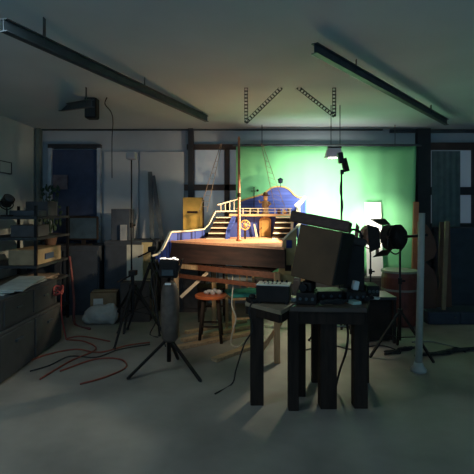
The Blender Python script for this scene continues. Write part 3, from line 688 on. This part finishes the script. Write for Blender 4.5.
# 5. foreground lamp with glowing rim
Y5 = 4.0
p = P(169, 268, Y5)
r = thing('glowing_top_lamp', 'black lamp with glowing top edge on a tripod, left foreground', 'studio lamp', (p.x, p.y, 0))
hd = MB().box(p, (.17, .15, .16), Euler((0, .05, .1))).build('lamp_head', BLACK, r, .02)
m = MB()
for k in range(6): m.ball(p+Vector((-.065+.027*k, .045*(-1)**k*.3, .082+.006*math.sin(k*2.1))), .017, (1.1, 1.5, .5))
m.build('diffuser', mat('lit_diffuser', (1, .9, .8), .6, emit=1.3, ecol=(1, .86, .75), bump=0), hd, smooth=True)
for sg in (-1, 1): MB().box(p+Vector((sg*.1, 0, .02)), (.012, .13, .12), Euler((0, sg*.35, 0))).build('barn_door', BLACK, hd)
MB().box(p+Vector((0, -.078, -.03)), (.1, .02, .05)).build('vent', GALV, hd)
MB().box(P(168, 284, Y5-.06), (.05, .03, .015)).build('bracket', WHITE, r)
m = MB().lathe(P(170, 341, Y5), (0, 0, 1), [(0, .05), (.03, .075), (.3, .085), (.44, .078), (.5, .06), (.53, .04)], 14); m.build('hanging_sandbag', mat('brown_grey_bag', (.10, .075, .06), .55, var=.4, scale=12), r, smooth=True)
stand(r, (p.x, p.y+.0), p.z-.08, .36, .30, math.radians(205), pr=.02, brace=False)
MB().tube([p+Vector((-.1, 0, 0)), p+Vector((-.16, 0, -.1)), p+Vector((-.13, 0, -.28)), p+Vector((-.09, .02, -.5)), p+Vector((-.03, 0, -.7))], .006).build('power_cord', RUB, r)
spot('glowing_lamp_light', p+Vector((.03, .05, .12)), (.1, 5.1, .70), 24, (1, .8, .55), 115, .9, .05, r)
# 6/7 left stands
Y6 = 4.95
r = thing('thin_light_stand', 'tall thin black light stand beside the pale wall panel', 'light stand', (X(131.5, 5.6), 5.6, 0))
stand(r, (X(131.5, 5.6), 5.6), Z(160, 5.6), .35, .45, .5, pr=.011)
MB().box((X(131.5, 5.6), 5.6, Z(156, 5.6)), (.12, .12, .09)).build('lamp_head', mat('grey_lamp', (.4, .4, .42), .5), r, .02)
def tripod(px, py, zt, label, spread=.32, az=.3, extra=True):
    g_ = G(px, py); r = thing('camera_tripod', label, 'tripod', g_)
    for k in range(3):
        a = az+k*2*math.pi/3; f = g_+Vector((spread*math.cos(a), spread*math.sin(a), .01)); t = g_+Vector((.03*math.cos(a), .03*math.sin(a), zt*.82))
        l = MB().cyl(f, f.lerp(t, .5), .012, .014).cyl(f.lerp(t, .48), t, .018).build('leg', BLACK, r)
        MB().ball(f, .018).build('rubber_foot', RUB, l)
        MB().bar(f.lerp(t, .45), g_+Vector((0, 0, zt*.45)), .012, .008).build('spreader', BLACK, r)
    MB().cyl(g_+Vector((0, 0, zt*.4)), g_+Vector((0, 0, zt)), .016).build('centre_column', BLACKM, r)
    MB().cyl(g_+Vector((0, 0, zt*.78)), g_+Vector((0, 0, zt*.86)), .045).build('shoulder', BLACK, r)
    m = MB().box(g_+Vector((0, 0, zt+.03)), (.08, .1, .05)).cyl(g_+Vector((0, 0, zt+.01)), g_+Vector((-.15, -.1, zt-.06)), .009); m.build('pan_head', BLACK, r)
    return r
tripod(133, 340, .72, 'low black tripod standing behind the red floor cables', .36, .2)
tripod(152, 330, .95, 'taller black tripod between low tripod and glowing lamp', .3, 1.0)
for i, (px, Y, z0, z1) in enumerate(((141, 5.4, .4, 1.15),)):
    pass
tag(MB().tube([P(150, 238, 5.4), P(156, 245, 5.3), P(151, 262, 5.2), P(157, 280, 5.2), P(152, 300, 5.1), P(156, 320, 5.1), G(150, 335)+Vector((0, 0, .01)), G(158, 338)+Vector((0, 0, .01))], .007).build('black_cable', RUB), 'black cable looping down beside the blue hull of the ship', 'cable')
# pale board between the stands
tag(MB().box(P(135, 262.5, 6.0), (X(143, 6.0)-X(127, 6.0), .03, .47)).build('pale_board', mat('dull_white_board', (.42, .43, .38), .7)), 'pale upright board standing on the crate behind the tripods', 'board')
o = carton((X(138, 6.0), 6.0, 0), (.38, .35, Z(280.2, 6.0)-.008), 0, 'low dark wooden crate holding up the pale board', mat('dim_crate', (.06, .05, .045), .7), 'wooden_crate', 'crate')
tag(MB().box((X(147, 6.24), 6.24, .5), (.14, .03, 1.0)).build('yellow_board', mat('dull_yellow_board', (.42, .36, .2), .7)), 'dull yellow board standing against the dark cupboard beside pale board', 'board')
# leaning dark boards on wall
for (a_, b_, lab, mt) in (((152, 240), (150, 172), 'dark straight board leaning on the wall left of its slanted twin', mat('slate_board', (.08, .10, .12), .7)), ((162, 240), (153, 176), 'dark slanted board leaning on the pale wall behind the ship bow', MC.get('slate_board'))):
    mt = MC['slate_board']
    tag(MB().bar(P(a_[0], a_[1], 6.6)*1.0, P(b_[0], b_[1], 6.86), .06, .03, up=(0, 1, 0)).build('leaning_board', mt), lab, 'board')
    o = COL.objects[-1]
# lower bench to carry boards
cupboard(-1.08, X(206, 6.4), 6.38, 6.82, Z(241, 6.5), 'dark bench cupboard standing behind the ship bow', DB, 2)

# ---------------- left bench along the wall ----------------
LB = mat('charcoal_laminate', (.032, .038, .042), .6, var=.15)
LB2 = mat('dark_grey_laminate', (.042, .047, .05), .6, var=.15)
r = thing('lower_cabinet', 'large dark grey cabinet on the floor along left wall', 'cabinet', (-2.3, 4.4, 0))
MB().box((-2.17, 4.35, .21), (.4, 1.35, .42)).build('body', LB2, r, .01)
for k in range(2):
    d = MB().box((-1.96, 4.02+.66*k, .21), (.02, .63, .37)).build('door', LB2, r, .005)
    MB().box((-1.94, 4.02+.66*k, .3), (.02, .12, .02)).build('handle', GALV, d)
r = thing('upper_cabinet', 'dark charcoal chest stacked on the large grey cabinet', 'cabinet', (-2.36, 4.45, .42))
MB().box((-2.19, 4.4, .555), (.38, 1.2, .27)).build('body', LB, r, .01)
for k in range(2): 
    d = MB().box((-2.0, 4.12+.56*k, .555), (.02, .53, .22)).build('drawer', LB, r, .004)
    MB().box((-1.985, 4.12+.56*k, .57), (.015, .1, .015)).build('handle', GALV, d)
m = MB(); n=12
for k in range(3): m.box((-2.19+.02*k, 4.42+.03*k, .70+.012*k), (.26, .9, .01), Euler((0, .03*(-1)**k, .1*k)))
tag(m.build('loose_papers', mat('dim_paper', (.32, .36, .35), .7)), 'pale loose sheets spread over the dark charcoal chest', 'paper', None, None)
# shelf unit over
sr = thing('shelf_rack', 'dark shelf rack crowded with boxes against left wall', 'shelf', (-2.62, 5.6, 0))
for z_ in (.20, .57, .80, 1.12, 1.36): MB().box((-2.62, 5.6, z_), (.7, 1.0, .03)).build('shelf', LB, sr)
for x_ in (-2.95, -2.29):
    for y_ in (5.12, 6.08): MB().bar((x_, y_, 0), (x_, y_, 1.5), .03, .03).build('upright', BLACKM, sr)
carton((-2.46, 5.52, .815), (.32, .72, .17), 0, 'long tan cardboard box on the middle shelf of the rack', mat('dull_tan_card', (.30, .24, .15), .85))
tag(MB().box((-2.293, 5.5, .895), (.012, .24, .07)).build('blue_card', mat('dim_blue_label', (.05, .08, .14), .5)), 'dark blue card leaning on the long tan cardboard box', 'card')
m = MB()
for k in range(5): m.box((-2.46+.01*k, 5.5-.01*k, .591+.012*k), (.3, .6, .011), Euler((0, 0, .05*(k % 3))))
tag(m.build('paper_stack', mat('dull_brown_paper', (.24, .19, .15), .8)), 'messy stack of brownish paper on the shelf below the tan box', 'paper')
carton((-2.5, 5.45, 1.135), (.3, .4, .13), .05, 'flat dark box on the shelf above the long tan box', mat('dim_box', (.07, .08, .09), .8), 'storage_box')
carton((-2.55, 5.88, 1.375), (.3, .25, .18), -.1, 'dark grey box at the far end of the rack top', MC['dim_box'], 'storage_box')
tag(MB().box((-2.55, 5.5, 1.41), (.34, .3, .07), Euler((0, 0, .1))).build('storage_tray', mat('dim_blue_tray', (.06, .08, .10), .6), None, .01), 'shallow dark blue tray in the middle of the rack top', 'tray')
# lamp-like dark head at far left
p = P(3, 204, 5.2)
r = thing('desk_lamp', 'black lamp on a floor stand at the far left edge', 'lamp', (p.x, p.y, 0))
r.location = Vector((-2.3, 5.72, 0)); 
p = Vector((-2.66, 5.2, 1.545))
r.location = (p.x, p.y, 1.375)
head(r, p, (.5, -.3, .5), .06, .13, BLACK, 0, .05, GALV)
MB().cyl((p.x, p.y, 1.385), (p.x, p.y, p.z-.07), .01).build('pole', BLACKM, r); MB().cyl((p.x, p.y, 1.375), (p.x, p.y, 1.395), .07).build('base', BLACK, r)
r['label'] = 'black lamp with round base on the top rack shelf, far left'
sw = thing('wall_frame', 'small square frame hanging on the left wall', 'frame', (XL, 6.02, Z(173, 6.0)))
MB().box((XL+.012, 5.98, Z(167.5, 6.0)), (.02, .3, .15)).build('panel', WALLG, sw)
for dz in (-.075, .075): MB().box((XL+.015, 5.98, Z(167.5, 6)+dz), (.03, .32, .012)).build('border', GALV, sw)
for dy in (-.155, .155): MB().box((XL+.015, 5.98+dy, Z(167.5, 6)), (.03, .012, .16)).build('border', GALV, sw)
# picture on door and plant
tag(MB().box((X(60, 6.85), 6.86, Z(182, 6.85)), (.22, .02, .22)).build('pinned_picture', mat('dull_mauve_picture', (.16, .13, .15), .7, var=.4)), 'small dull mauve picture hanging on the navy door', 'picture')
pr = thing('potted_plant', 'dark leafy potted plant on the rear cupboard by the trim', 'plant', (X(52, 6.5), 6.45, .95))
MB().lathe((X(52, 6.5), 6.45, .95), (0, 0, 1), [(0, .07), (.16, .1), (.17, .105), (.165, .09)], 16).build('pot', mat('dim_clay', (.12, .07, .05), .8), pr)
m = MB(); random.seed(4)
for k in range(60):
    a = random.random()*6.28; hgt = random.uniform(.2, .85); rr = random.uniform(.03, .16)
    c_ = Vector((X(52, 6.5)+rr*math.cos(a), 6.45+rr*math.sin(a), .95+hgt)); 
    m.ball(c_, .04, (1, .25, .6), 8, Euler((a, hgt*5, a*2)))
m.build('foliage', mat('dark_leaf', (.03, .07, .045), .6), pr)
m = MB()
for k in range(5): a = k*1.25; m.tube([(X(52, 6.5), 6.45, 1.1), (X(52, 6.5)+.05*math.cos(a), 6.45+.05*math.sin(a), 1.35), (X(52, 6.5)+.12*math.cos(a), 6.45+.12*math.sin(a), 1.7)], .006)
m.build('stem', MC['dark_leaf'], pr)
# monitors / boxes on back cupboards
def monitor(c, w_, h_, label):
    c = Vector(c); r = thing('monitor', label, 'monitor', c)
    MB().box(c+Vector((0, 0, h_/2+.07)), (w_, .05, h_)).build('housing', BLACK, r, .01)
    MB().box(c+Vector((0, -.027, h_/2+.07)), (w_*.9, .006, h_*.85)).build('screen', mat('dim_screen', (.04, .07, .10), .2), r)
    MB().box(c+Vector((0, 0, .045)), (.05, .04, .09)).build('neck', BLACK, r); MB().box(c+Vector((0, 0, .006)), (.2, .16, .012)).build('base', BLACK, r)
monitor((X(80, 6.3), 6.45, .95), .42, .34, 'dark monitor standing on the rear cupboard before navy door')
carton((X(122, 6.5), 6.55, 1.02), (.26, .3, .44), .0, 'tall dark blue box standing on the narrow dark cupboard', mat('dim_navy_box', (.05, .065, .09), .7), 'storage_box')
tag(MB().box((X(123, 6.35), 6.38, 1.13), (.09, .02, .22)).build('grey_sheet', mat('dim_grey_sheet', (.3, .33, .36), .7)), 'small grey sheet leaning on the tall dark blue box', 'paper')
# carton and bag at floor
g_ = G(104, 318)
carton((g_.x+.02, 6.02, 0), (.33, .3, .36), .15, 'brown cardboard box with white label standing behind pale sack', mat('dim_brown_card', (.23, .16, .09), .85))
tag(MB().box((g_.x-.02, 6.02-.165, .24), (.12, .012, .11), Euler((0, 0, .15))).build('white_label_sheet', OFFW), 'white sheet stuck to the front of the brown cardboard box', 'paper')
m = MB(); 
c_ = G(100, 324)
for dx, dy, sz, sc in ((0, 0, .15, (1.35, .8, .85)), (.12, .02, .12, (1, .8, 1.1)), (-.12, 0, .1, (1.1, .9, .8)), (.16, 0, .06, (1, 1, 2.3))): m.ball(c_+Vector((dx, dy+.0, sz*sc[2]*.95)), sz, sc)
o = m.build('pale_sack', mat('dim_white_sack', (.33, .34, .32), .8, var=.15), smooth=True)
rm = o.modifiers.new('remesh', 'REMESH'); rm.mode = 'VOXEL'; rm.voxel_size = .012; rm.use_smooth_shade = True
dt = bpy.data.textures.new('sack_wrinkle', 'CLOUDS'); dt.noise_scale = .09
dm = o.modifiers.new('disp', 'DISPLACE'); dm.texture = dt; dm.strength = .025
tag(o, 'pale plastic sack slumped on the floor beside low tripod', 'sack')
tag(MB().tube([(-2.25, 6.04, .83), (-2.22, 6.04, .6), P(74, 300, 5.7), G(75, 325)+Vector((0, 0, .015)), G(90, 330)+Vector((0, 0, .015))], .016).build('red_hose', mat('dull_red_hose', (.16, .05, .05), .6), smooth=True), 'dull red hose hanging at the end of the rack', 'hose')
m = MB(); c_ = Vector((-1.98, 4.9, 0.0))
m.tube([c_+Vector((.07*math.cos(a*.7), .07*math.sin(a*.7), .52+.006*a)) for a in range(26)], .012)
# red coiled cable over chest corner
tag(MB().tube([(-1.93+.05*math.cos(a*.8), 4.86+.03*math.sin(a*.8), .56+.012*(a % 5)+.03*math.sin(a*.8)) for a in range(26)]+[(-1.93, 4.95, .3), (-1.9, 5.0, .02)], .008).build('red_cable_coil', mat('dull_red_cable', (.24, .04, .035), .5), smooth=True), 'red cable coil hanging at the corner of dark chest', 'cable')
# red floor cables
random.seed(9)
RC = mat('floor_cable_red', (.22, .05, .03), .5); 
for i, (pts, lab) in enumerate((([(20, 366), (45, 356), (75, 350), (100, 353), (128, 346), (150, 343)], 'red cable lying on the floor, running to the low tripod'),
      ([(40, 380), (70, 362), (96, 350), (84, 342), (66, 340), (82, 337), (110, 342)], 'red cable looping on the floor before the pale sack'),
      ([(60, 372), (95, 360), (120, 360), (126, 368), (105, 378), (80, 385)], 'red cable curling on the floor nearest to the camera'))):
    tag(MB().tube([G(*p_)+Vector((0, 0, .008)) for p_ in pts], .008).build('floor_cable', RC, smooth=True), lab, 'cable', 'red floor cables')
tag(MB().tube([G(*p_)+Vector((0, 0, .008)) for p_ in [(150, 345), (120, 350), (96, 358), (70, 357), (50, 366), (30, 372)]], .006).build('floor_cable', RUB, smooth=True), 'black cable lying on the floor among the red ones', 'cable')

# ---------------- right side ----------------
YP = 4.05
r = thing('grey_post', 'tall pale grey post standing at right on a round foot', 'post', (X(421, YP), YP, 0))
MB().cyl((X(418.5, YP), YP, .05), (X(422, YP), YP, Z(213, YP)), .032, .027, 20).build('tube', mat('grey_tube', (.36, .38, .34), .5, var=.1), r, smooth=True)
MB().lathe((X(418.5, YP), YP, 0), (0, 0, 1), [(0, .07), (.02, .07), (.05, .045), (.08, .038)], 20).build('foot', MC['grey_tube'], r, smooth=True)
tag(MB().bar((X(413, 6.3), 6.3, 0), P(416, 202, 6.5), .07, .04, up=(0, 1, 0)).build('orange_post', mat('orange_brown_timber', (.35, .14, .07), .5, var=.2, stretch=(6, 6, .6))), 'orange brown timber leaning beside right edge of green backdrop', 'timber')
# red cabinet with pale straps
r = thing('red_drum', 'dark red drum with two pale bands below the green backdrop', 'drum', (X(401, 5.7), 5.75, 0))
MB().lathe((X(401, 5.7), 5.75, 0), (0, 0, 1), [(0, .2), (.02, .22), (.3, .225), (.6, .225), (.66, .21), (.68, .2)], 26).build('body', mat('dark_red_metal', (.13, .03, .02), .5, var=.3), r, smooth=False)
for z_ in (Z(273.5, 5.5), Z(292, 5.5)): MB().cyl((X(401, 5.7), 5.75, z_-.013), (X(401, 5.7), 5.75, z_+.013), .2285, None, 26).build('band', mat('dim_pale_band', (.22, .2, .17), .6), r)
# dark round boards and tan slat leaning right
def disc(px, py, Y, R, label, mt):
    c = P(px, py, Y); m = MB().cyl(c, c+Vector((.0, .03, -.0)), R, None, 36); tag(m.build('round_board', mt), label, 'board', 'round brown boards leaning at right')
BRN = mat('dull_brown_board', (.10, .045, .03), .6, var=.25, scale=3)
def leanpanel(pts, Y, dy, label, mt, name='brown_panel'):
    v = [P(a_, b_, Y+(dy if b_ < 260 else 0)) for a_, b_ in pts]
    m = MB().prism(v, (0, .02, 0)); tag(m.build(name, mt), label, 'board')
arcL = [(419+9*math.sin(math.pi*t/8)*1.9, 218+62*t/8) for t in range(9)]
leanpanel([(418, 312), (418, 222)]+[(424, 222), (430, 229), (435, 240), (437, 250), (434, 258), (425, 262), (434, 270), (437, 280), (438, 292), (436, 312)], 5.9, .0, 'brown cut out panel with notched right edge behind the grey post', BRN, 'notched_panel')
leanpanel([(437, 312), (438, 292), (440, 284), (439, 262), (440, 222), (450, 222), (452, 312)], 5.98, .0, 'narrow brown panel standing between notched panel and tan slat', BRN, 'narrow_panel')
tag(MB().bar(P(443.5, 310, 5.75), P(447, 221, 5.8), .05, .02, up=(0, 1, 0)).build('tan_slat', mat('dull_tan_slat', (.22, .15, .09), .6)), 'tan wooden slat leaning upright left of the dark doors', 'slat')
cupboard(X(428, 5.7), 3.6, 5.7, 6.1, Z(312, 5.7), 'long low dark blue chest on the floor at right', mat('dim_navy_chest', (.03, .04, .06), .6), 3)
cupboard(X(452, 6.2), 3.9, 6.3, 6.8, Z(228, 6.3), 'tall dark blue double door cabinet standing at right wall', MC['dim_navy_chest'], 2, None, 'tall_cabinet', 'cabinet')
# dark bin and table right of center
r = thing('small_dark_desk', 'small dark desk standing behind the wide table at right', 'desk', (X(384, 4.7), 4.9, 0))
zt = Z(302, 4.7)
MB().box((X(383, 4.7), 5.08, zt), (.42, .4, .03)).build('desk_top', mat('dim_desk_top', (.03, .03, .035), .4), r, .004)
MB().box((X(383, 4.7), 5.085, zt/2), (.36, .3, zt-.05)).build('pedestal', BLACK, r)
for sx in (-1, 1):
    for sy in (-1, 1): MB().bar((X(383, 4.7)+.19*sx, 5.08+.18*sy, 0), (X(383, 4.7)+.19*sx, 5.08+.18*sy, zt), .03, .03).build('leg', BLACK, r)
tag(MB().lathe((X(383.5, 4.7), 4.95, zt+.015), (0, 0, 1), [(0, .02), (.06, .021), (.065, .009), (.09, .008)], 14).build('small_bottle', OFFW), 'small pale bottle standing on the small dark desk', 'bottle')
pile(X(449, 4.5), 4.55, 0, .38, .13, 36, .009, RUB, 'black cables coiled on the floor right of the grey post', 'floor_cable_coil', 'cables', .02)
pile(X(397, 4.7), 4.6, 0, .22, .12, 26, .008, RUB, 'black cables on the floor left of the grey post', 'floor_cable_coil', 'cables', .02)
tag(MB().tube([G(*p_)+Vector((0, 0, .008)) for p_ in [(300, 352), (330, 346), (352, 350), (380, 346), (400, 352)]], .006).build('floor_cable', RUB, smooth=True), 'black cable running across the floor behind the work tables', 'cable')
tag(MB().tube([G(*p_)+Vector((0, 0, .009)) for p_ in [(412, 343), (430, 342), (448, 346), (474, 351), (500, 349)]], .008).build('floor_cable', mat('dull_grey_cord', (.2, .2, .2), .6), smooth=True), 'grey cord lying on the floor before the low chest', 'cable')

r = thing('added_tube_lamp', 'added white tube lamp on the ceiling, unseen, near the camera', 'ceiling lamp', (-1.6, 2.3, 2.63))  # added fixture, out of view, housing the fill light
MB().box((-1.6, 2.3, 2.665), (1.3, .16, .07)).build('housing', WHITE, r, .01)
for dy in (-.04, .04): MB().cyl((-2.2, 2.3+dy, 2.628), (-1.0, 2.3+dy, 2.628), .013).build('tube', mat('added_cool_tube', (.8, .95, 1), .5, emit=2, ecol=(.7, .9, 1), bump=0), r)
